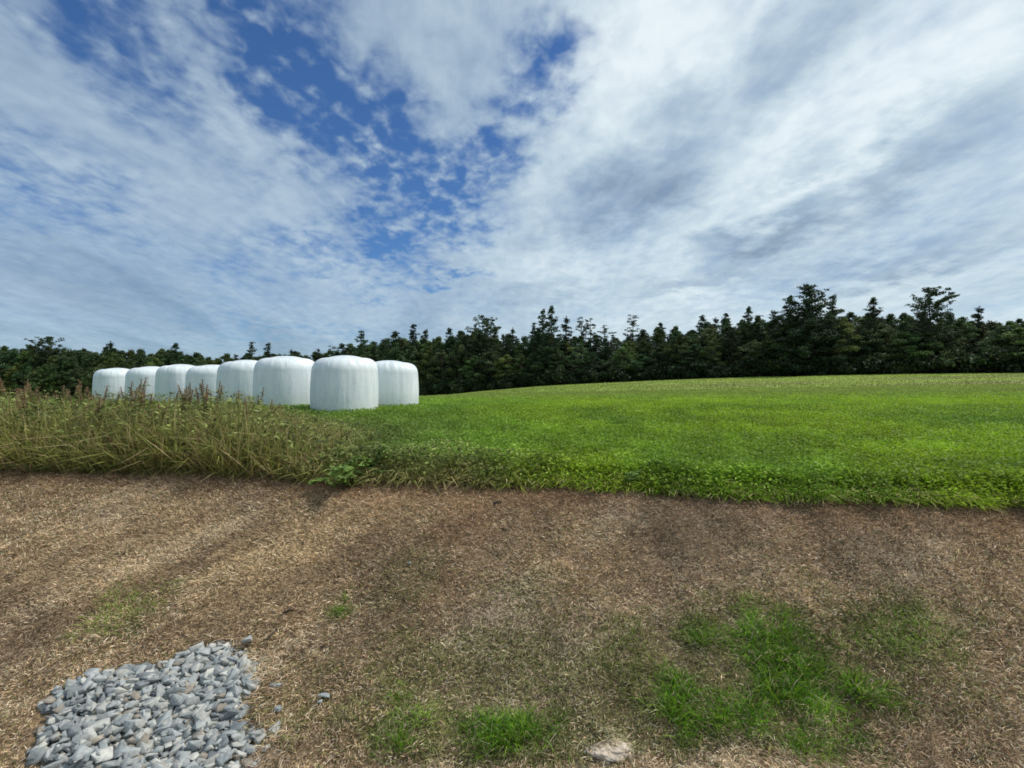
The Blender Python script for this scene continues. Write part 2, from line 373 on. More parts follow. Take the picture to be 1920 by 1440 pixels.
c2 = mixc(field_colour(x2, y2, n2), np.array([.31, .34, .11]), l2*.7)*(np.where(l2 > .3, rng.choice([.4, .9, 1.35], n2), rng.choice([.75, 1.05, 1.4], n2))*(1+1.2*N2(x2, y2, 3, 2)))[:, None]
s2 = blades(P2, rng.uniform(.02, .05, n2), rng.uniform(.010, .022, n2), rng.uniform(-3.14, 3.14, n2), rng.uniform(-.4, .9, n2), rng.uniform(0, .8, n2), c2)
join_blades('overhanging_grass', [s1, s2], M_grass, label='shaggy half dry grass hanging over the lip of the bank', cat='grass', kind='stuff')

# tall rank grass in the corner at the left
def weed_w(x, y):
    a = x/y
    return sstep(-.20, -.42, a)*sstep(9.0, 6.6, y + .8*N1(x, y, .8, 2))
x, y = scatter(190000, 4.9, 9.2, power=1.0); k = (x < -.2) & (rng.random(len(x)) < weed_w(x, y)) & (y > lip(x)-.15); x, y = x[k], y[k]; n = len(x)
w = weed_w(x, y); a = x/y
H = np.interp(a, [-.8, -.5, -.42, -.33, -.2, -.1], [.66, .62, .44, .27, .15, .12])*(1+.5*N1(x, y, 1.5, 2))
c = mixc(np.repeat(np.array([[.31, .33, .085]]), n, 0), np.array([.54, .43, .21]), (rng.random(n) < .30)*1.); c = mixc(c, np.array([.26, .15, .09]), (rng.random(n) < .08)*1.)
c = mixc(c, np.array([.07, .09, .025]), (rng.random(n) < .25)*.9)
c = c*(1+.8*N2(x, y, 1.4, 2))[:, None]
s1 = blades(on(x, y), H*rng.uniform(.45, 1.15, n), rng.uniform(.004, .010, n), rng.uniform(-math.pi, math.pi, n), rng.uniform(.7, 1.5, n), rng.uniform(-.5, 1.6, n), c)
k = rng.random(n) < .3; P2 = on(x[k], y[k], 0)+0; n2 = k.sum(); P2[:, 2] += H[k]*rng.uniform(.05, .85, n2)
c2 = np.array([.26, .30, .085])*(rng.choice([.35, .9, 1.4], n2)*(1+1.2*N2(x[k], y[k], 2, 2)))[:, None]
s2 = blades(P2, rng.uniform(.025, .07, n2), rng.uniform(.010, .024, n2), rng.uniform(-3.14, 3.14, n2), rng.uniform(-.5, .9, n2), rng.uniform(0, .9, n2), c2)
join_blades('tall_grass', [s1, s2], M_weed, label='tall unmown grass going brown at the left corner of the field', cat='tall grass', kind='stuff')

# -------------------------------------------------------------- tubes / plants
def tube_np(pts, rad, sides=6):
    pts = np.asarray(pts, float); k = len(pts); V = []; 
    for i in range(k):
        t = pts[min(i+1, k-1)] - pts[max(i-1, 0)]; t = t/(np.linalg.norm(t)+1e-9)
        r = np.cross(t, [0.31, .95, .1]); r /= np.linalg.norm(r)+1e-9; u = np.cross(t, r)
        for j in range(sides):
            an = 2*math.pi*j/sides; V.append(pts[i] + (r*math.cos(an)+u*math.sin(an))*rad[i])
    V = np.array(V); Fq = []
    for i in range(k-1):
        for j in range(sides):
            a = i*sides+j; b = i*sides+(j+1) % sides; Fq.append([a, b, b+sides, a+sides])
    return V, np.array(Fq)
class Acc:
    def __init__(s): s.V = []; s.Q = []; s.T = []; s.C = []; s.o = 0
    def add(s, V, Q=None, T=None, C=None):
        s.V.append(V); 
        if Q is not None: s.Q.append(np.asarray(Q)+s.o)
        if T is not None: s.T.append(np.asarray(T)+s.o)
        if C is not None: s.C.append(C if np.ndim(C) == 2 else np.repeat(np.asarray(C)[None], len(V), 0))
        s.o += len(V)
    def tube(s, pts, rad, sides=6, C=(.1, .1, .05)): V, q = tube_np(pts, rad, sides); s.add(V, q, None, C)
    def mesh(s, name, smooth=False):
        fs = ([np.concatenate(s.Q)] if s.Q else []) + ([np.concatenate(s.T)] if s.T else [])
        return np_mesh(name, np.concatenate(s.V), fs, np.concatenate(s.C) if s.C else None, smooth)
def leaf_quads(acc, C0, size, col_, r, flat=.0):
    """rhombic leaves at centres C0 (n,3)"""
    n = len(C0); u = r.normal(size=(n, 3)); u[:, 2] *= (1-flat); u /= np.linalg.norm(u, axis=1)[:, None]+1e-9
    v = np.cross(u, r.normal(size=(n, 3))*np.array([1-flat*.6, 1-flat*.6, 1])); v /= np.linalg.norm(v, axis=1)[:, None]+1e-9
    s = size[:, None]
    V = np.stack([C0-u*s*.5, C0+v*s*.28-u*s*.05, C0+u*s*.5, C0-v*s*.28-u*s*.05], 1).reshape(-1, 3)
    b = np.arange(n)*4
    acc.add(V, np.stack([b, b+1, b+2, b+3], 1), None, np.repeat(col_, 4, 0))

def weed_variant(seed, seedhead=True):
    r = np.random.default_rng(seed); st, lf, heads = Acc(), Acc(), []
    for k in range(3):
        hd = Acc()
        a = r.uniform(0, 6.28); lean = r.uniform(.05, .22); H = r.uniform(.75, 1.0)
        ts = np.linspace(0, 1, 7); pts = np.stack([np.cos(a)*lean*ts**1.5, np.sin(a)*lean*ts**1.5, ts*H], 1)
        st.tube(pts, .0045*(1-.6*ts), 5, (.16, .13, .06))
        n = 46; t = r.uniform(.12, .92, n); p = np.stack([np.interp(t, ts, pts[:, i]) for i in range(3)], 1)
        aa = r.uniform(0, 6.28, n); el = r.uniform(-.2, .8, n)
        cc = np.where((r.random(n) < .25)[:, None], np.array([.24, .17, .07]), np.array([.10, .15, .035]))*r.uniform(.6, 1.4, n)[:, None]
        V, q, tr, CC = blades(p, r.uniform(.05, .11, n), r.uniform(.012, .022, n), aa, el, r.uniform(.2, 1.2, n), cc)
        lf.add(V, q, tr, CC)
        if seedhead:
            hd.tube(np.stack([np.interp(np.array([.78, .85, .92, 1.0]), ts, pts[:, i]) for i in range(3)], 1)+np.array([.001, 0, .04]), np.full(4, .006), 5, (.2, .11, .06))
            n = 130; t = r.uniform(.78, 1.05, n); p = np.stack([np.interp(t, ts, pts[:, i]) for i in range(3)], 1)
            p[:, 2] += (t > 1)*(t-1)*H; p += r.normal(0, .016, (n, 3))
            cc = np.array([.36, .26, .14])*r.uniform(.6, 1.5, n)[:, None]
            leaf_quads(hd, p, r.uniform(.010, .022, n), cc, r); heads.append(hd.mesh('weed_seed_head'))
    return st.mesh('weed_stem'), lf.mesh('weed_leaves'), heads
WV = [weed_variant(s) for s in (11, 12, 13, 14)]
def put(name, loc, rz, s, parts, label, cat, group=None):
    e = empty(name, loc, rz, s); tag(e, label, cat, group)
    for nm, me, mt in parts:
        if me: link(nm, me, mt, e)
    return e
wspots = []
r_ = np.random.default_rng(5); tries = 0
while len(wspots) < 46 and tries < 4000:
    tries += 1
    y = r_.uniform(5.8, 8.3); a = r_.uniform(-.98, -.38); x = a*y
    if all((x-q[0])**2 + (y-q[1])**2 > .09 for q in wspots): wspots.append((x, y, a))
for i, (x, y, a) in enumerate(wspots):
    s = float(np.interp(a, [-1, -.55, -.46, -.4, -.36], [.85, .78, .62, .42, .33]))*random.uniform(.75, 1.05)
    st, lf, hd = WV[i % 4]
    put('tall_weed', (x, y, gz(x, y)-.01), random.uniform(0, 6.28), s, [('stem', st, M_weed), ('leaves', lf, M_weed)] + [('seed_head', h_, M_weed) for h_ in hd],
        'tall weed with reddish brown seed heads in the rough grass before the bales', 'weed', 'tall seeding weeds in the rough grass')

# leafy broad weeds at the lip
def bramble(seed):
    r = np.random.default_rng(seed); st, lf = Acc(), Acc()
    for k in range(7):
        a = r.uniform(0, 6.28); R = r.uniform(.10, .28); H = r.uniform(.10, .28); ts = np.linspace(0, 1, 7)
        pts = np.stack([np.cos(a)*R*ts, np.sin(a)*R*ts, np.sin(ts*2.4)*H], 1); st.tube(pts, .004*(1-.6*ts), 5, (.12, .10, .05))
        for t in np.linspace(.2, 1, 8):
            p = np.array([np.interp(t, ts, pts[:, i]) for i in range(3)]); n = 3
            aa = a + np.array([-1., 0, 1.])+r.normal(0, .3); cc = np.array([.20, .30, .07])*r.uniform(.7, 1.4)*np.ones((3, 1))
            V, q, tr, CC = blades(np.repeat(p[None], 3, 0), r.uniform(.045, .075, n), r.uniform(.026, .04, n), aa, r.uniform(-.1, .6, n), r.uniform(.2, .8, n), cc); lf.add(V, q, tr, CC)
    return st.mesh('bramble_stem'), lf.mesh('bramble_leaves')
BV = [bramble(s) for s in (31, 32, 33)]
for i, (px, py, s, lab) in enumerate([(640, 915, 1.0, 'pale leafy weed spilling down the bank below the dry lip grass'),
        (700, 880, .9, 'dark leafy weed tucked in the overhanging grass right of the rough corner'),
        (615, 880, .8, 'small leafy weed at the foot of the tall brown grass'),
        (1185, 905, .55, 'small weed standing in the notch of the green lip')
        ]):
    p = ground_pt(px, py+6); st, lf = BV[i % 3]
    put('leafy_weed', p-np.array([0, 0, .01]), i*1.9, s, [('stem', st, M_weed), ('leaves', lf, M_weed)], lab, 'weed', 'leafy weeds along the lip of the bank')

# tufts of long green grass low on the bank
def tuft(seed, lime=.4):
    r = np.random.default_rng(seed); n = 460; rr = np.abs(r.normal(0, .085, n)); aa = r.uniform(0, 6.28, n)
    P = np.stack([rr*np.cos(aa), rr*np.sin(aa), -.01+0*rr], 1)
    c = mixc(np.repeat(GREEN[None], n, 0), LIME, (r.random(n) < lime)*1.); c = mixc(c, OLIVE, (r.random(n) < .22)*1.); c = mixc(c, STRAW, (r.random(n) < .07)*.9); c = mixc(c, GREEN*.4, (r.random(n) < .25)*1.)
    V, q, tr, CC = blades(P, r.uniform(.04, .17, n), r.uniform(.002, .0038, n), aa+r.normal(0, 1.3, n), np.clip(1.45-rr*3.5, .5, 1.5)+r.normal(0, .2, n), r.uniform(.1, 1.5, n), c)
    ac = Acc(); ac.add(V, q, tr, CC); return ac.mesh('grass_tuft')
TV = [tuft(s) for s in (41, 42, 43, 44)]
TL = [(1440, 1290, 1.1, 'thick dark green grass tuft at the right of the bank, largest of the tufts'),
      (1475, 1240, 1.0, 'green grass tuft uphill of the thick dark tuft at the right'),
      (1405, 1330, .8, 'small green tuft just downhill of the thick dark tuft'),
      (1268, 1330, .9, 'tall wispy lime green tuft left of the thick dark tuft'),
      (1262, 1280, .75, 'thin wispy tuft right above the tall lime green one'),
      (1355, 1350, .75, 'yellowish green tuft between the wispy tuft and the thick dark tuft'),
      (1318, 1198, .55, 'small tuft standing alone highest up the right of the bank'),
      (985, 1375, .9, 'bright green tuft at the bottom middle, right half of the pair'),
      (915, 1388, .8, 'bright green tuft at the bottom middle, left half of the pair'),
      (750, 1395, .7, 'faded olive tuft left of the bottom middle pair'),
      (745, 1312, .45, 'tiny tuft in a dark hollow above the faded olive tuft'),
      (643, 1150, .5, 'single yellow green tuft alone in the tan grass above the gravel'),
      (1495, 1400, .7, 'olive tuft lowest on the right by the road edge'),
      (1600, 1290, 1.0, 'broad green tuft furthest right on the bank')]
for i, (px, py, s, lab) in enumerate(TL):
    p = ground_pt(px, py)
    o = link('grass_tuft', TV[i % 4], M_grass, None, p); o.rotation_euler.z = i*1.3; o.scale = (s*1.15, s*1.15, s)
    tag(o, lab, 'grass tuft', 'green tufts growing through the dead grass')

# pale flat rock at the road edge, sticks
p = ground_pt(1142, 1402)
bm = bmesh.new(); bmesh.ops.create_icosphere(bm, subdivisions=5, radius=1)
V = np.array([v.co[:] for v in bm.verts]); T = np.array([[v.index for v in f.verts] for f in bm.faces]); bm.free()
k = 1 + .55*N1(V[:, 0]+3, V[:, 1]+V[:, 2]*.7+5, 1.7, 5) + .3*N2(V[:, 0]+V[:, 2], V[:, 1]+9, 5, 4)
V = V*k[:, None]*np.array([.12, .085, .036]); ac = Acc(); ac.add(V, None, T, np.array([.50, .41, .32])*(1+1.2*N3(V[:, 0], V[:, 1], 40, 3))[:, None])
tag(link('flat_rock', ac.mesh('flat_rock'), M_stone, None, p - np.array([0, 0, .012])), 'pale tan flat rock half buried at the bottom edge of the bank', 'rock')
def stick(px, py, L, rz, lab, rad=.006):
    p = ground_pt(px, py); ac = Acc(); ts = np.linspace(-1, 1, 7)
    ac.tube(np.stack([ts*L/2, .02*np.sin(ts*3)*L*3, .004*np.cos(ts*5)], 1), rad*(1.1-.35*ts), 6)
    for t, a in ((.2, .8), (-.3, -.7)):
        ac.tube(np.array([[t*L/2, 0, 0], [t*L/2+.3*L*math.cos(a), .25*L*math.sin(a), .012]]), np.array([rad*.6, rad*.25]), 5)
    o = link('stick', ac.mesh('stick', True), M_twig, None, p+np.array([0, 0, .022])); o.rotation_euler = (0.05, -.08, rz); tag(o, lab, 'stick', 'fallen sticks on the dead grass')
stick(541, 1152, .055, .35, 'short dark stick lying above the gravel in the tan grass', .007)
stick(512, 1195, .16, 1.25, 'thin dark twig pointing uphill just right of the gravel top', .0035)
stick(933, 947, .07, .1, 'short black stick just below the lip near the middle', .008)

# -------------------------------------------------------------- stones
def stone_mesh(seed):
    r = random.Random(seed); bm = bmesh.new()
    for i in range(10):
        v = Vector((r.gauss(0, 1), r.gauss(0, 1), r.gauss(0, 1))).normalized()*r.uniform(.85, 1.05)
        bm.verts.new(tuple(math.copysign(abs(q)**.6, q)*m_ for q, m_ in zip(v, (.50, .30, .21))))
    g = bmesh.ops.convex_hull(bm, input=bm.verts)
    bmesh.ops.delete(bm, geom=[v for v in bm.verts if not v.link_faces], context='VERTS')
    bmesh.ops.bevel(bm, geom=list(bm.edges), offset=.006, segments=1, affect='EDGES')
    bmesh.ops.triangulate(bm, faces=bm.faces)
    bm.verts.index_update(); V = np.array([v.co[:] for v in bm.verts]); T = np.array([[v.index for v in f.verts] for f in bm.faces]); bm.free()
    return V, T
SV = [stone_mesh(s) for s in range(14)]
def rotm(r): return np.array(Matrix.Rotation(r.uniform(0, 6.28), 3, 'Z') @ Matrix.Rotation(r.gauss(0, .35), 3, 'X') @ Matrix.Rotation(r.gauss(0, .35), 3, 'Y'))
ac = Acc(); r = random.Random(9)
for layer, cnt in ((0, 1100), (1, 950), (2, 450)):
    k = 0
    while k < cnt:
        y = r.uniform(2.3, g0[1]+.10); x = r.uniform(-3.6, -.9)
        if x < float(heap_left(np.array([y]))[0]) + .05*layer + abs(r.gauss(0, .12)): continue
        if not in_gravel(np.array([x + .004 + .03*layer + max(0, r.gauss(0, .03))]), np.array([y+.03*layer+abs(r.gauss(0, .07))]))[0]: continue
        k += 1
        s = r.choice([r.uniform(.03, .06), r.uniform(.05, .105), r.uniform(.06, .115)])*(1.05 if layer else .9); V, T = SV[r.randrange(14)]
        V = (V*s*np.array([1, r.uniform(.8, 1.2), 1])) @ rotm(r).T + np.array([x, y, gz(x, y)+.004+layer*.024])
        w_ = r.random(); c = np.array([.37, .385, .375]) if w_ < .5 else (np.array([.50, .49, .45]) if w_ < .75 else (np.array([.24, .26, .265]) if w_ < .93 else np.array([.36, .31, .25])))
        ac.add(V, None, T, c*r.uniform(.7, 1.1))
k = 0
while k < 2600:                                       # chips and grit between and around the stones
    y = r.uniform(2.3, g0[1]+.18); x = r.uniform(-3.6, -.9)
    if not in_gravel(np.array([x - abs(r.gauss(0, .07))]), np.array([y]))[0] or x < -.80*y - .1: continue
    k += 1; s = r.uniform(.012, .032); V, T = SV[r.randrange(14)]
    ac.add((V*s) @ rotm(r).T + np.array([x, y, gz(x, y)+.006]), None, T, np.array([.34, .33, .30])*r.uniform(.5, 1.2))
tag(link('gravel', ac.mesh('gravel'), M_stone), 'grey crushed stone heaped beside the dead grass', 'gravel', kind='stuff')
# single stones one can point to
for i, (px, py, s, lab) in enumerate([(463, 1216, .10, 'pale flat stone topmost of the gravel heap'), (516, 1292, .075, 'grey stone half sunk in dead grass just right of the gravel'),
        (607, 1312, .07, 'lone grey stone in a dark hollow well right of the gravel'), (515, 1372, .08, 'pale stone resting at the right tip of the gravel'),
        (522, 1335, .06, 'small stone between the gravel and the dead grass'), (770, 1062, .045, 'small pale stone high on the tan bank'),
        (600, 1322, .045, 'smallest stone beside the lone grey stone in the hollow')]):
    p = ground_pt(px, py); V, T = SV[i+3]; a2 = Acc(); rr = random.Random(i)
    a2.add((V*s*1.1) @ rotm(rr).T, None, T, np.array([.42, .43, .41]) if i % 3 == 0 else np.array([.30, .32, .32]))
    tag(link('stone', a2.mesh('stone'), M_stone, None, p+np.array([0, 0, .018 if i else .05])), lab, 'stone', 'loose stones around the gravel')

# -------------------------------------------------------------- wrapped bales
def wrap_mat():
    m, nt, out = nodes('white_bale_wrap'); L = nt.links.new
    tc = N(nt, 'ShaderNodeTexCoord'); sx = N(nt, 'ShaderNodeSeparateXYZ'); L(tc.outputs['Object'], sx.inputs[0])
    an = N(nt, 'ShaderNodeMath', operation='ARCTAN2'); L(sx.outputs['Y'], an.inputs[0]); L(sx.outputs['X'], an.inputs[1])
    oi = N(nt, 'ShaderNodeObjectInfo'); ad = N(nt, 'ShaderNodeMath', operation='MULTIPLY'); L(oi.outputs['Random'], ad.inputs[0]); ad.inputs[1].default_value = 40.
    # vertical streaks: angle fast, height slow
    cb = N(nt, 'ShaderNodeCombineXYZ'); m1 = N(nt, 'ShaderNodeMath', operation='MULTIPLY'); L(an.outputs[0], m1.inputs[0]); m1.inputs[1].default_value = 3.2
    m2 = N(nt, 'ShaderNodeMath', operation='MULTIPLY'); L(sx.outputs['Z'], m2.inputs[0]); m2.inputs[1].default_value = .9
    L(m1.outputs[0], cb.inputs[0]); L(m2.outputs[0], cb.inputs[1]); L(ad.outputs[0], cb.inputs[2])
    st = N(nt, 'ShaderNodeTexNoise', Scale=1.6, Detail=5.0, Roughness=.65); L(cb.outputs[0], st.inputs['Vector'])
    # broad cloudy staining
    bl = N(nt, 'ShaderNodeTexNoise', Scale=2.4, Detail=4.0); L(tc.outputs['Object'], bl.inputs['Vector'])
    r = N(nt, 'ShaderNodeValToRGB'); e = r.color_ramp.elements
    e[0].position = .28; e[0].color = (.72, .77, .80, 1); e[1].position = .66; e[1].color = (.90, .92, .94, 1)
    L(st.outputs['Fac'], r.inputs[0])
    r2 = N(nt, 'ShaderNodeValToRGB'); e = r2.color_ramp.elements
    e[0].position = .3; e[0].color = (.86, .90, .88, 1); e[1].position = .7; e[1].color = (1, 1, 1, 1); L(bl.outputs['Fac'], r2.inputs[0])
    mx = N(nt, 'ShaderNodeMix', data_type='RGBA', blend_type='MULTIPLY'); mx.inputs[0].default_value = 1
    L(r.outputs[0], mx.inputs[6]); L(r2.outputs[0], mx.inputs[7])
    # muddy splash near the base
    mr = N(nt, 'ShaderNodeMapRange'); L(sx.outputs['Z'], mr.inputs[0])
    for k, v in (('From Min', .42), ('From Max', .0), ('To Min', 0), ('To Max', .5)): mr.inputs[k].default_value = v
    mm = N(nt, 'ShaderNodeMath', operation='MULTIPLY'); L(mr.outputs[0], mm.inputs[0]); L(bl.outputs['Fac'], mm.inputs[1])
    mx2 = N(nt, 'ShaderNodeMix', data_type='RGBA'); L(mm.outputs[0], mx2.inputs[0]); L(mx.outputs[2], mx2.inputs[6]); mx2.inputs[7].default_value = (.34, .37, .25, 1)
    b = N(nt, 'ShaderNodeBsdfPrincipled', Roughness=.42); L(mx2.outputs[2], b.inputs['Base Color'])
    b.inputs['Specular IOR Level'].default_value = .4
    bp = N(nt, 'ShaderNodeBump', Strength=.55, Distance=.02); L(st.outputs['Fac'], bp.inputs['Height'])
    wv = N(nt, 'ShaderNodeTexNoise', Scale=9.0, Detail=4.0); L(tc.outputs['Object'], wv.inputs['Vector'])
    bp2 = N(nt, 'ShaderNodeBump', Strength=.35, Distance=.015); L(wv.outputs['Fac'], bp2.inputs['Height']); L(bp.outputs[0], bp2.inputs['Normal'])
    # overlapping edges of the film, running up the side and over the top
    cb2 = N(nt, 'ShaderNodeCombineXYZ'); m3 = N(nt, 'ShaderNodeMath', operation='MULTIPLY_ADD'); L(sx.outputs['Z'], m3.inputs[0]); m3.inputs[1].default_value = .35; L(an.outputs[0], m3.inputs[2]); L(m3.outputs[0], cb2.inputs[0]); L(ad.outputs[0], cb2.inputs[2])
    w2 = N(nt, 'ShaderNodeTexWave', Scale=1.1, Distortion=1.2, Detail=2.0); w2.wave_profile = 'SAW'; L(cb2.outputs[0], w2.inputs['Vector'])
    bp3 = N(nt, 'ShaderNodeBump', Strength=.45, Distance=.012); L(w2.outputs['Fac'], bp3.inputs['Height']); L(bp2.outputs[0], bp3.inputs['Normal'])
    L(bp3.outputs[0], b.inputs['Normal']); L(b.outputs[0], out.inputs['Surface']); return m
M_wrap = wrap_mat()
def bale_mesh(seed, R=.65, H=1.2):
    r = np.random.default_rng(seed); nv, nu = 54, 160
    th = np.linspace(0, 2*math.pi, nu, endpoint=False)
    # profile: bottom edge rounded, slightly bellied side, well rounded shoulder, gently domed top
    prof = [(R*.90, 0.), (R*.955, .03), (R*.985, .09)]
    for t in np.linspace(.12, .70, 20): prof.append((R*(.99+.012*math.sin((t-.12)/.58*math.pi)-.022*((t-.12)/.58)**2), t*H))
    for a in np.linspace(0.05, 1, 22)**1.0*math.pi/2:
        prof.append((R*(.50+.468*math.cos(a)**.80), H*(.70 + .235*math.sin(a)**.95)))
    for t in np.linspace(.9, 0, 9): prof.append((R*.50*t, H*(.937+.040*(1-t*t))))
    prof = np.array(prof); nv = len(prof); V = np.zeros((nv, nu, 3)); cy = np.cos(th); sy = np.sin(th)
    ph = r.uniform(0, 6.28, 12); amp = r.uniform(.3, 1, 12)
    pleat = sum(amp[k]*np.sin((7+5*k)*th+ph[k]) for k in range(6))/3.0
    low = .012*np.sin(2*th+ph[6]) + .009*np.sin(3*th+ph[7]) + .006*np.sin(5*th+ph[8])
    vert = sum(amp[6+k]*np.sin((11+9*k)*th+ph[6+k]) for k in range(5))/5
    for i in range(nv):
        rr, z = prof[i]; h = z/H
        sh = math.exp(-((h-.86)/.085)**2)                  # folds gathered over the shoulder
        rad = rr + (rr/R)*(low + .004*vert + .010*sh*pleat*(1 if rr > .3*R else .3))
        V[i, :, 0] = rad*cy; V[i, :, 1] = rad*sy
        V[i, :, 2] = z + sh*.007*pleat*np.roll(cy, 11) + .012*(rr/R)*np.sin(th+ph[9])*h
    V = V.reshape(-1, 3); idx = np.arange(nv*nu).reshape(nv, nu)
    q = np.stack([idx[:-1], np.roll(idx[:-1], -1, 1), np.roll(idx[1:], -1, 1), idx[1:]], -1).reshape(-1, 4)
    return np_mesh('silage_bale', V, [q], None, True)
BL = [ # px centre, distance, top row py, width scale, label
 (646, 10.95, 666.5, 1.005, 'large white wrapped bale in front, second from the right, its left side overlapping a neighbour'),
 (538, 12.0, 667.5, 1.00, 'white wrapped bale with brown weeds at its foot, left of the frontmost bale'),
 (731, 12.35, 676, 1.00, 'rightmost white wrapped bale, standing alone against the dark trees'),
 (464, 13.3, 675, 1.00, 'white wrapped bale third from the right end, half hidden behind weeds and its neighbour'),
 (402, 14.6, 684, 1.00, 'small looking white wrapped bale behind the seeding weeds at the left'),
 (343, 15.4, 683, 1.00, 'white wrapped bale two places left of the seeding weeds'),
 (284, 16.3, 687, 1.00, 'white wrapped bale second from the left end of the row'),
 (222, 17.0, 690, 1.00, 'leftmost white wrapped bale at the end of the row'),
]
for i, (px, d, top, s, lab) in enumerate(BL):
    x = (px-960)/F*d; z0 = gz(x, d) - .05; zt = CAMZ + (720-top)/F*(d)
    Hh = zt - z0
    o = link('wrapped_bale', bale_mesh(100+i, .655*s, Hh/.975), M_wrap, None, (x, d, z0)); o.rotation_euler = (0, random.uniform(-.015, .015), i*2.1)
    tag(o, lab, 'hay bale', 'white wrapped bales in a row')
# grass grown up around the feet of the bales
sets = []
for (px, d, top, s, lab) in BL:
    x0 = (px-960)/F*d; n = 1500; th = rng.uniform(0, 6.28, n); rr = .66 + np.abs(rng.normal(0, .09, n)); x = x0+rr*np.cos(th); y = d+rr*np.sin(th)
    sets.append(blades(on(x, y), rng.uniform(.06, .15, n), rng.uniform(.008, .016, n), rng.uniform(-3.14, 3.14, n), rng.uniform(.8, 1.5, n), rng.uniform(.1, 1, n), field_colour(x, y, n)*.8))
join_blades('bale_foot_grass', sets, M_grass, label='longer grass growing around the feet of the white bales', cat='grass', kind='stuff')

# -------------------------------------------------------------- trees
def cloud(acc, c, rad, n, size, base, r, flat=.6):
    d = r.normal(size=(n, 3)); d /= np.linalg.norm(d, axis=1)[:, None]; q = r.random(n)**.45
    P = c + d*q[:, None]*rad
    shade = .55 + .45*(d[:, 2]*q*.5+.5) + r.normal(0, .16, n)  # clump shading painted into leaf colour: lighter tops, darker undersides
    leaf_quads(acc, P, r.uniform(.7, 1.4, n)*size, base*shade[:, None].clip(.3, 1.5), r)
def pine(seed, H=16., R=3.3, z0=.06, top=.35, gap=.8, dens=1.0, base=(.052, .088, .036), crownpow=.8):
    r = np.random.default_rng(seed); tr, cr = Acc(), Acc(); base = np.array(base)
    ts = np.linspace(0, 1, 9); lean = r.normal(0, .25, 2)
    tp = np.stack([lean[0]*ts**2+.1*np.sin(ts*5), lean[1]*ts**2, ts*H], 1); tr.tube(tp, .20*(1-ts)**.8+.02, 7)
    z = z0*H
    while z < H*.985:
        h = z/H; k = 5 if h < .9 else 4
        prof = (1-h)**crownpow*(1+top*0) + top*.35*math.exp(-((h-.8)/.12)**2)
        prof *= min(1, .55+h*1.6)
        L0 = R*max(prof, .08)
        for j in range(k):
            if r.random() < .16: continue
            a = r.uniform(0, 6.28); L = L0*r.uniform(.45, 1.25); up = -.05+.55*h+r.normal(0, .08)
            c0 = np.array([np.interp(z, tp[:, 2], tp[:, i]) for i in range(3)])
            t = np.linspace(0, 1, 5); br = np.stack([c0[0]+np.cos(a)*L*t, c0[1]+np.sin(a)*L*t, z+L*(up*t+.12*t*t)], 1)
            tr.tube(br, .05*(1-.8*t)*(.4+L/R), 4)
            m = max(2, int(L/.42))
            for q in range(m):
                f = .28+.75*(q+r.random())/m
                if r.random() > .88*dens: continue
                p = np.array([np.interp(min(f, 1), t, br[:, i]) for i in range(3)]) + r.normal(0, .14, 3)
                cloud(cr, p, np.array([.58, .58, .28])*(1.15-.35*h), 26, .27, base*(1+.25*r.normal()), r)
        z += gap*r.uniform(.55, 1.05)
    cloud(cr, np.array([tp[-1, 0], tp[-1, 1], H-.2]), np.array([.22, .22, .5]), 16, .22, base, r)
    return tr.mesh('trunk'), cr.mesh('crown')
def broad(seed, H=13., R=4.3, base=(.042, .075, .022), z0=.03, n=84):
    r = np.random.default_rng(seed); tr, cr = Acc(), Acc(); base = np.array(base)
    ts = np.linspace(0, 1, 7); tp = np.stack([.3*np.sin(ts*3+seed), .2*np.cos(ts*2+seed), ts*H*.85], 1); tr.tube(tp, .19*(1-ts)**.7+.03, 7)
    for i in range(n):
        h = z0 + (1-z0)*(i+r.random())/n; w = math.sin(min(1, (h-z0)/(1-z0)*.9+.14)*math.pi)**.55
        a = r.uniform(0, 6.28); q = r.random()**.5*w*R*.85
        c = np.array([np.cos(a)*q, np.sin(a)*q, h*H*.97]); zb = max(.1, c[2]-q*.9)
        c0 = np.array([np.interp(min(zb, H*.84), tp[:, 2], tp[:, k]) for k in range(3)])
        tr.tube(np.stack([c0, (c0+c)/2+np.array([0, 0, -.15]), c]), np.array([.06, .04, .015]), 4)
        rd = r.uniform(.6, 1.15)*(1.1-.45*h)
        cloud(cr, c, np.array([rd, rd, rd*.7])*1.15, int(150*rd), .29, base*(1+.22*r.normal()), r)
    return tr.mesh('trunk'), cr.mesh('crown')
PD = [pine(s, R=4.0, top=.2) for s in (1, 2, 3)] + [pine(4, R=4.6, top=1.1, crownpow=.6)]       # dense dark pines; the last has a broad head
PN = [pine(s, R=2.9, gap=.8, top=.1, base=(.045, .075, .036)) for s in (5, 6)]                      # narrow
PB = [pine(21, R=5.6, top=.3, dens=1.3, gap=.6, z0=.02, crownpow=.75, base=(.036, .062, .030))]
PS = [pine(s, R=3.0, gap=1.25, dens=.62, top=.7, z0=.25, crownpow=.45, base=(.06, .09, .05)) for s in (7, 8)]   # thin, see-through
BR = [broad(s, base=b) for s, b in ((1, (.105, .16, .05)), (2, (.08, .135, .048)), (3, (.135, .19, .055)), (4, (.065, .115, .045)), (5, (.11, .155, .065)))]
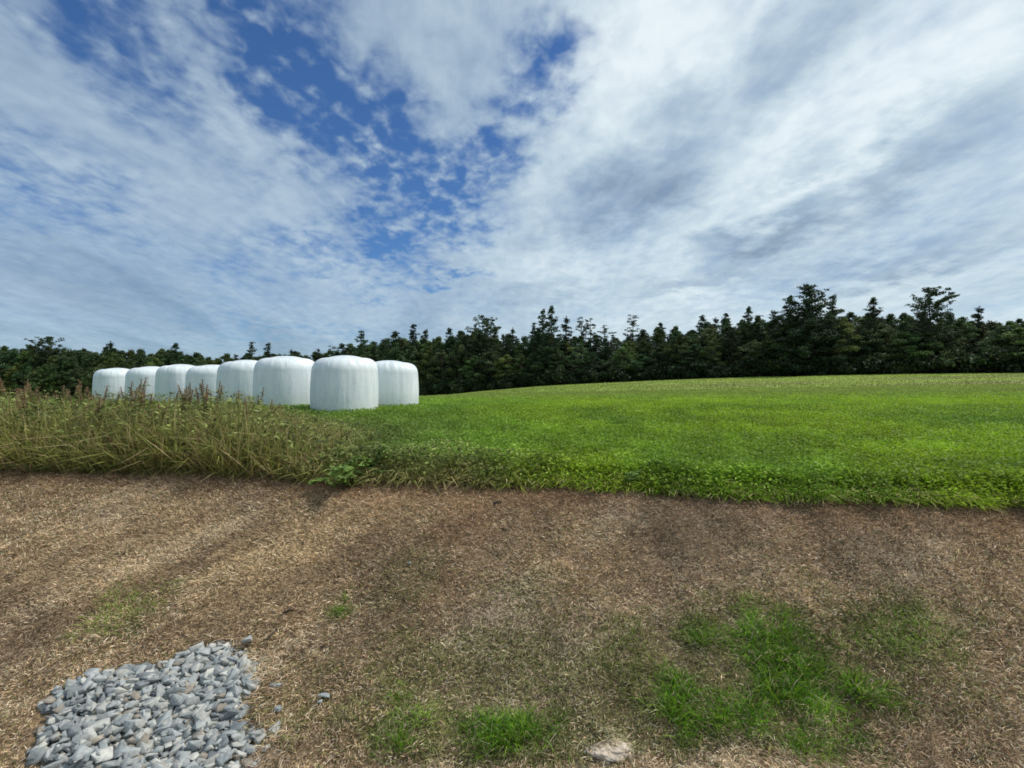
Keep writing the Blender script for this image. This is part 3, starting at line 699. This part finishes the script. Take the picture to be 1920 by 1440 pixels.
def tree(kind, px, top, row, label, group, var=None, dd=0.):
    a = (px-960)/F; d = edge_d(a) + row*4.5 + dd; x = a*d; z = gz(x, d) - .15
    Ht = CAMZ + (720-top)/F*d - z
    V, H0 = {'pb': (PB, 16.), 'pd': (PD[:3], 16.), 'ph': (PD[3:], 16.), 'pn': (PN, 16.), 'ps': (PS, 16.), 'br': (BR, 13.)}[kind]
    me = V[random.randrange(len(V)) if var is None else var % len(V)]
    s = Ht/H0; sw = min(1.25, max(.8, s))*random.uniform(.92, 1.35)
    nm = 'leafy_tree' if kind == 'br' else 'pine_tree'
    e = empty(nm, (x, d, z), random.uniform(0, 6.28), (sw, sw, s)); tag(e, label, 'tree', group)
    link('trunk', me[0], M_bark, e); link('crown', me[1], M_leaf, e); return e
G1 = 'tall pines standing above the wood edge'
HERO = [
 ('pd', 474, 640, 1, 'small dark pine tip above the left bale, left of a pair', G1), ('pd', 502, 645, 1, 'small dark pine tip above the bales, right of a pair', G1),
 ('pn', 545, 655, 2, 'thin pine tip just showing over the second bale', G1), ('pn', 599, 655, 2, 'pine tip just showing above the gap between the front bales', G1),
 ('ps', 623, 649, 2, 'sparse pine tip over the left edge of the frontmost bale', G1), ('pd', 648, 645, 1, 'short dark pine directly over the frontmost bale', G1),
 ('pd', 676, 619, 0, 'dark pointed pine rising behind the frontmost bale, tallest above the bales', G1), ('pn', 718, 637, 1, 'narrow dark pine over the rightmost bale', G1),
 ('pd', 748, 623, 1, 'bushy pine right above the edge of the rightmost bale', G1), ('pn', 771, 609, 1, 'slim tall pine just right of the bales', G1),
 ('pd', 797, 621, 1, 'dark pine second right of the bales', G1), ('pd', 848, 616, 1, 'pointed pine halfway between the bales and the round headed pine', G1),
 ('ph', 906, 593, 1, 'round headed pine standing clear over the wood, left of centre', G1), ('pd', 928, 613, 2, 'lower pine touching the right side of the round headed pine', G1),
 ('pn', 963, 615, 2, 'slim pale pine left of the tallest central pine', G1), ('pd', 1003, 604, 1, 'pine shoulder joined to the left of the tallest central pine', G1),
 ('pd', 1017, 583, 1, 'left top of the twin topped tall central pine', G1), ('pd', 1035, 576, 0, 'tallest pine in the centre of the wood edge', G1),
 ('pn', 1061, 594, 1, 'narrow pine just right of the tallest central pine', G1), ('ps', 1087, 595, 2, 'thin see-through pine left of a pair right of centre', G1),
 ('ps', 1108, 597, 2, 'thin see-through pine right of a pair right of centre', G1), ('ps', 1137, 610, 2, 'low sparse pine right of the see-through pair', G1),
 ('ps', 1186, 591, 2, 'lone sparse rounded pine standing over a dip in the wood', G1), ('pd', 1311, 592, 2, 'pointed pine at the left end of the high right hand trees', G1),
 ('pn', 1338, 595, 2, 'slim pine second in the high right hand trees', G1), ('pn', 1365, 588, 2, 'slim pine left of the peaked tree on the right', G1),
 ('pd', 1400, 577, 1, 'broad dark peaked pine on the right', G1), ('pd', 1424, 590, 1, 'pine just right of the broad peaked pine', G1),
 ('pd', 1452, 585, 0, 'dark pine left of the tallest pine at the right', G1), ('pd', 1475, 557, 0, 'dark pine leaning against the tallest pine at the right', G1),
 ('pb', 1508, 532, -.5, 'tallest and nearest black green pine at the right end of the wood', G1), ('pd', 1560, 556, 0, 'dark pine right of the tallest nearest pine', G1),
 ('pd', 1640, 560, 0, 'dark pine near the far right of the wood', G1), ('ph', 1745, 540, 0, 'broad pine at the far right end of the wood', G1), ('pn', 1830, 575, 1, 'slim pine last on the far right', G1),
 ('pd', 330, 645, 1, 'dark pine above the left bales', G1), ('pn', 210, 640, 1, 'slim pine above the leftmost bales', G1), ('ph', 90, 632, 1, 'broad pine furthest left', G1)]
for i, (k, px, top, row, lab, g) in enumerate(HERO): tree(k, px, top, row, lab, g, var=i)
CX = [-60, 300, 430, 520, 600, 690, 740, 800, 850, 900, 950, 985, 1040, 1080, 1150, 1205, 1240, 1290, 1340, 1400, 1440, 1500, 1600, 1700, 1980]
CY = [650, 656, 668, 664, 661, 640, 628, 632, 626, 622, 628, 630, 618, 632, 630, 624, 612, 614, 600, 596, 598, 585, 585, 590, 600]
LB = {0: 'leafy dark green tree in the front row of the wood edge, one of many alike', 1: 'leafy tree in the second row of the wood, only its upper crown in view', 2: 'tree deep in the wood whose top fills the skyline between taller pines', 3: 'rearmost tree of the wood, seen only through gaps between nearer crowns'}
for row, (step, lo, hi) in enumerate([(3.2, 12, 44), (3.0, 2, 18), (2.8, -7, 8), (2.8, -5, 10)]):
    px = -40.
    while px < 1960:
        a = (px-960)/F; d = edge_d(a)
        top = np.interp(px, CX, CY) + random.uniform(lo, hi)
        k = 'br' if random.random() < (.97 if row == 0 else .90) else 'pd'
        if row == 0 and k == 'pd': pass
        tree(k, px, top, row+(.0 if row else -.1), LB[row] if k == 'br' else LB[row].replace('leafy', 'needled').replace('tree deep', 'pine deep').replace('rearmost tree', 'rearmost pine'), 'trees packed along the wood edge', dd=random.uniform(-1, 1))
        px += step*F/d*random.uniform(.8, 1.2)
# low dark brush along the foot of the wood
def shrub_mesh(seed):
    r = np.random.default_rng(seed); ac = Acc(); st = Acc()
    for i in range(16):
        a = r.uniform(0, 6.28); q = r.uniform(0, 1.7); c = np.array([q*np.cos(a), q*np.sin(a)*.8, r.uniform(.3, 1.5)*(1.2-q*.35)])
        st.tube(np.stack([np.array([0, 0, 0.]), c]), np.array([.03, .01]), 4)
        cloud(ac, c, np.array([.6, .6, .45]), 60, .26, np.array([.045, .072, .028])*(1+.2*r.normal()), r)
    return st.mesh('stems'), ac.mesh('foliage')
SH = [shrub_mesh(s) for s in (1, 2, 3)]
px = -30.
while px < 1960:
    a = (px-960)/F; d = edge_d(a) - random.uniform(2.0, 3.5); x = a*d
    s = random.uniform(1.2, 2.0)
    put('shrub', (x, d, gz(x, d)-.1), random.uniform(0, 6.28), s, [('stem', SH[int(px) % 3][0], M_bark), ('foliage', SH[int(px) % 3][1], M_leaf)],
        'low dark shrub at the foot of the wood where the field ends', 'shrub', 'shrubs along the foot of the wood')
    px += 2.2*F/d*random.uniform(.8, 1.2)

# -------------------------------------------------------------- sky and light
EL, AZ = math.radians(54), math.radians(80)        # sun ahead and to the right, behind thin cloud
w = bpy.data.worlds.new('World'); scene.world = w; w.use_nodes = True
nt = w.node_tree; nt.nodes.clear(); L = nt.links.new
out = N(nt, 'ShaderNodeOutputWorld'); bg = N(nt, 'ShaderNodeBackground', Strength=.1); L(bg.outputs[0], out.inputs[0])
sky = N(nt, 'ShaderNodeTexSky', sky_type='NISHITA'); sky.sun_disc = False; sky.sun_elevation = EL; sky.sun_rotation = AZ; sky.ozone_density = 2.5; sky.dust_density = .3; sky.air_density = 1.0
def M(op, a, b=None, c=None, clamp=False):
    n = N(nt, 'ShaderNodeMath', operation=op); n.use_clamp = clamp
    for i, v in enumerate((a, b, c)):
        if v is None: continue
        if hasattr(v, 'links'): L(v, n.inputs[i])
        else: n.inputs[i].default_value = v
    return n.outputs[0]
def MR(v, a, b, c=0., d=1., smooth=True):
    n = N(nt, 'ShaderNodeMapRange'); n.interpolation_type = 'SMOOTHSTEP' if smooth else 'LINEAR'
    L(v, n.inputs[0])
    for i, q in enumerate((a, b, c, d)): n.inputs[1+i].default_value = q
    return n.outputs[0]
def MIX(f, a, b, bt='MIX'):
    n = N(nt, 'ShaderNodeMix', data_type='RGBA', blend_type=bt)
    if hasattr(f, 'links'): L(f, n.inputs[0])
    else: n.inputs[0].default_value = f
    for i, v in ((6, a), (7, b)):
        if hasattr(v, 'links'): L(v, n.inputs[i])
        else: n.inputs[i].default_value = (*v, 1)
    return n.outputs[2]
tc = N(nt, 'ShaderNodeTexCoord'); D = tc.outputs['Generated']
sp = N(nt, 'ShaderNodeSeparateXYZ'); L(D, sp.inputs[0])
dz = M('MAXIMUM', sp.outputs['Z'], 0.0); den = M('ADD', dz, .16)
cb = N(nt, 'ShaderNodeCombineXYZ'); L(M('DIVIDE', sp.outputs['X'], den), cb.inputs[0]); L(M('DIVIDE', sp.outputs['Y'], den), cb.inputs[1])
P = cb.outputs[0]                                    # cloud layer overhead, seen in perspective
def noise(vec, scale, detail=5., rough=.55, rot=0., stretch=(1, 1, 1), off=(0, 0, 0), dist=0.):
    mp = N(nt, 'ShaderNodeMapping'); mp.inputs['Rotation'].default_value = (0, 0, rot); mp.inputs['Scale'].default_value = stretch; mp.inputs['Location'].default_value = off
    L(vec, mp.inputs[0]); n = N(nt, 'ShaderNodeTexNoise', Scale=scale, Detail=detail, Roughness=rough, Distortion=dist); L(mp.outputs[0], n.inputs['Vector']); return n.outputs['Fac']
# warp the look-up so that every patch has ragged edges
wn = N(nt, 'ShaderNodeTexNoise', Scale=3.2, Detail=6.0, Roughness=.62); L(P, wn.inputs['Vector'])
vs = N(nt, 'ShaderNodeVectorMath', operation='SUBTRACT'); L(wn.outputs['Color'], vs.inputs[0]); vs.inputs[1].default_value = (.5, .5, .5)
vm = N(nt, 'ShaderNodeVectorMath', operation='SCALE'); L(vs.outputs[0], vm.inputs[0]); vm.inputs['Scale'].default_value = .18
va = N(nt, 'ShaderNodeVectorMath', operation='ADD'); L(D, va.inputs[0]); L(vm.outputs[0], va.inputs[1]); DW = va.outputs[0]
def blobs(lst):
    acc = None
    for (px, py, rx, ry, roll, s) in lst:
        v = Vector(((px-960)/F, 1, (720-py)/F)); k = 1/v.length; v = v*k
        mp = N(nt, 'ShaderNodeMapping'); mp.vector_type = 'TEXTURE'
        mp.inputs['Location'].default_value = v; mp.inputs['Rotation'].default_value = (0, math.radians(roll), 0)
        mp.inputs['Scale'].default_value = (rx/F*k, .8, ry/F*k); L(DW, mp.inputs[0])
        ln = N(nt, 'ShaderNodeVectorMath', operation='LENGTH'); L(mp.outputs[0], ln.inputs[0])
        g = MR(ln.outputs['Value'], 1.35, .1, 0., s)
        acc = g if acc is None else M('MAXIMUM', acc, g)
    return acc
holes = blobs([(575, 150, 290, 135, 42, 1.12), (700, 265, 205, 115, 35, 1.12), (810, 350, 150, 105, 20, 1.05), (735, 455, 100, 70, 30, 1.0), (1010, 140, 110, 75, -30, .8),
               (840, 522, 80, 17, -8, .7), (460, 60, 150, 90, 50, .95), (900, 300, 100, 60, -25, .85), (700, 540, 90, 25, -5, .4), (500, 330, 60, 40, 10, .25),
               (200, 60, 200, 120, 40, .7), (600, 470, 130, 50, 10, .5), (560, 620, 200, 25, 0, .35), (940, 330, 60, 35, -30, .55), (440, 500, 60, 90, 0, .32), (100, 350, 140, 90, 20, .5)])
darks = blobs([(1195, 375, 190, 85, -18, 1.25), (1270, 205, 90, 60, -25, .75), (1470, 120, 70, 130, 20, .7), (1440, 440, 150, 55, -25, 1.0), (1330, 520, 200, 32, -12, .6), (1500, 300, 60, 40, -20, .4),
               (1020, 540, 130, 28, -5, .35), (1700, 300, 160, 60, -30, .8), (1650, 500, 180, 40, -15, .7), (870, 90, 60, 40, 0, .25), (1450, 540, 150, 25, 0, .5)])
bright = blobs([(1400, 300, 210, 70, -35, .9), (1240, 60, 260, 110, -15, .75), (1100, 470, 300, 50, -12, .55), (1480, 370, 130, 40, -30, 1.0), (880, 450, 120, 40, -10, .5), (1340, 560, 260, 25, 0, .6), (1700, 150, 200, 150, -20, .9)])
puff = M('ADD', M('MULTIPLY', noise(P, 17., 3., .5, rot=.6, stretch=(1, .7, 1), dist=.25), .62), M('MULTIPLY', noise(P, 7.5, 4., .55, rot=.6, stretch=(1, .6, 1), off=(4, 4, 0), dist=.3), .38))       # small rippled puffs
wisp = noise(P, 2.1, 7., .62, rot=.85, stretch=(1, .38, 1), off=(3, 1, 0), dist=.5)
streak = noise(P, 1.2, 8., .6, rot=.5, stretch=(1.2, .35, 1), off=(7, 2, 0), dist=.8)
cover = M('SUBTRACT', .90, M('MULTIPLY', holes, .80))
cover = M('ADD', cover, M('MULTIPLY', M('SUBTRACT', puff, .5), M('ADD', .5, M('MULTIPLY', holes, 3.2))))
cover = M('ADD', cover, M('MULTIPLY', M('SUBTRACT', wisp, .5), .8))
dens = MR(cover, -.05, 1.08)
# left side of the sky is a thinner, bluer veil
side = MR(sp.outputs['X'], -.45, .25)
dens = M('MULTIPLY', dens, M('ADD', .80, M('MULTIPLY', side, .18)))
lum = M('ADD', .37, M('MULTIPLY', side, .30))
lum = M('ADD', lum, M('MULTIPLY', bright, .20))
lum = M('SUBTRACT', lum, M('MULTIPLY', darks, M('ADD', .18, M('MULTIPLY', wisp, .50))))
lum = M('ADD', lum, M('MULTIPLY', M('SUBTRACT', puff, .5), .35))
lum = M('ADD', lum, M('MULTIPLY', M('SUBTRACT', streak, .5), .85))
lum = M('ADD', lum, M('MULTIPLY', M('SUBTRACT', wisp, .5), .25))
ccol = N(nt, 'ShaderNodeValToRGB'); e = ccol.color_ramp.elements; e[0].position = .12; e[0].color = (.23, .31, .40, 1); e[1].position = .95; e[1].color = (.84, .93, .97, 1)
k = e.new(.42); k.color = (.42, .54, .65, 1); k = e.new(.68); k.color = (.60, .73, .80, 1)
L(lum, ccol.inputs[0])
c10 = MIX(1.0, ccol.outputs[0], (10, 10, 10), 'MULTIPLY')
blue = MIX(1.0, sky.outputs[0], (.45, .71, 1.02), 'MULTIPLY')
skyc = MIX(dens, blue, c10)
L(skyc, bg.inputs['Color'])
SKY_DEBUG = None

sl = bpy.data.lights.new('sun', 'SUN'); sl.energy = 3.1; sl.angle = math.radians(6); sl.color = (1, .95, .87)
so = bpy.data.objects.new('sun', sl); col.objects.link(so)
sd = Vector((math.sin(AZ)*math.cos(EL), math.cos(AZ)*math.cos(EL), math.sin(EL))); so.rotation_euler = sd.to_track_quat('Z', 'Y').to_euler(); so.location = sd*50

cam = bpy.data.cameras.new('camera'); co = bpy.data.objects.new('camera', cam); col.objects.link(co)
cam.sensor_width = 36; cam.sensor_fit = 'HORIZONTAL'; cam.lens = F/1920*36; cam.clip_start = .05; cam.clip_end = 10000
co.location = (0, 0, CAMZ); co.rotation_euler = (math.radians(90), 0, 0); scene.camera = co
scene.view_settings.view_transform = 'Standard'; scene.view_settings.look = 'None'; scene.view_settings.exposure = 0; scene.view_settings.gamma = 1
scene.cycles.max_bounces = 6; scene.cycles.transparent_max_bounces = 4
scene.render.engine = 'CYCLES'
scene.cycles.pixel_filter_type = 'BLACKMAN_HARRIS'; scene.cycles.filter_width = 1.7
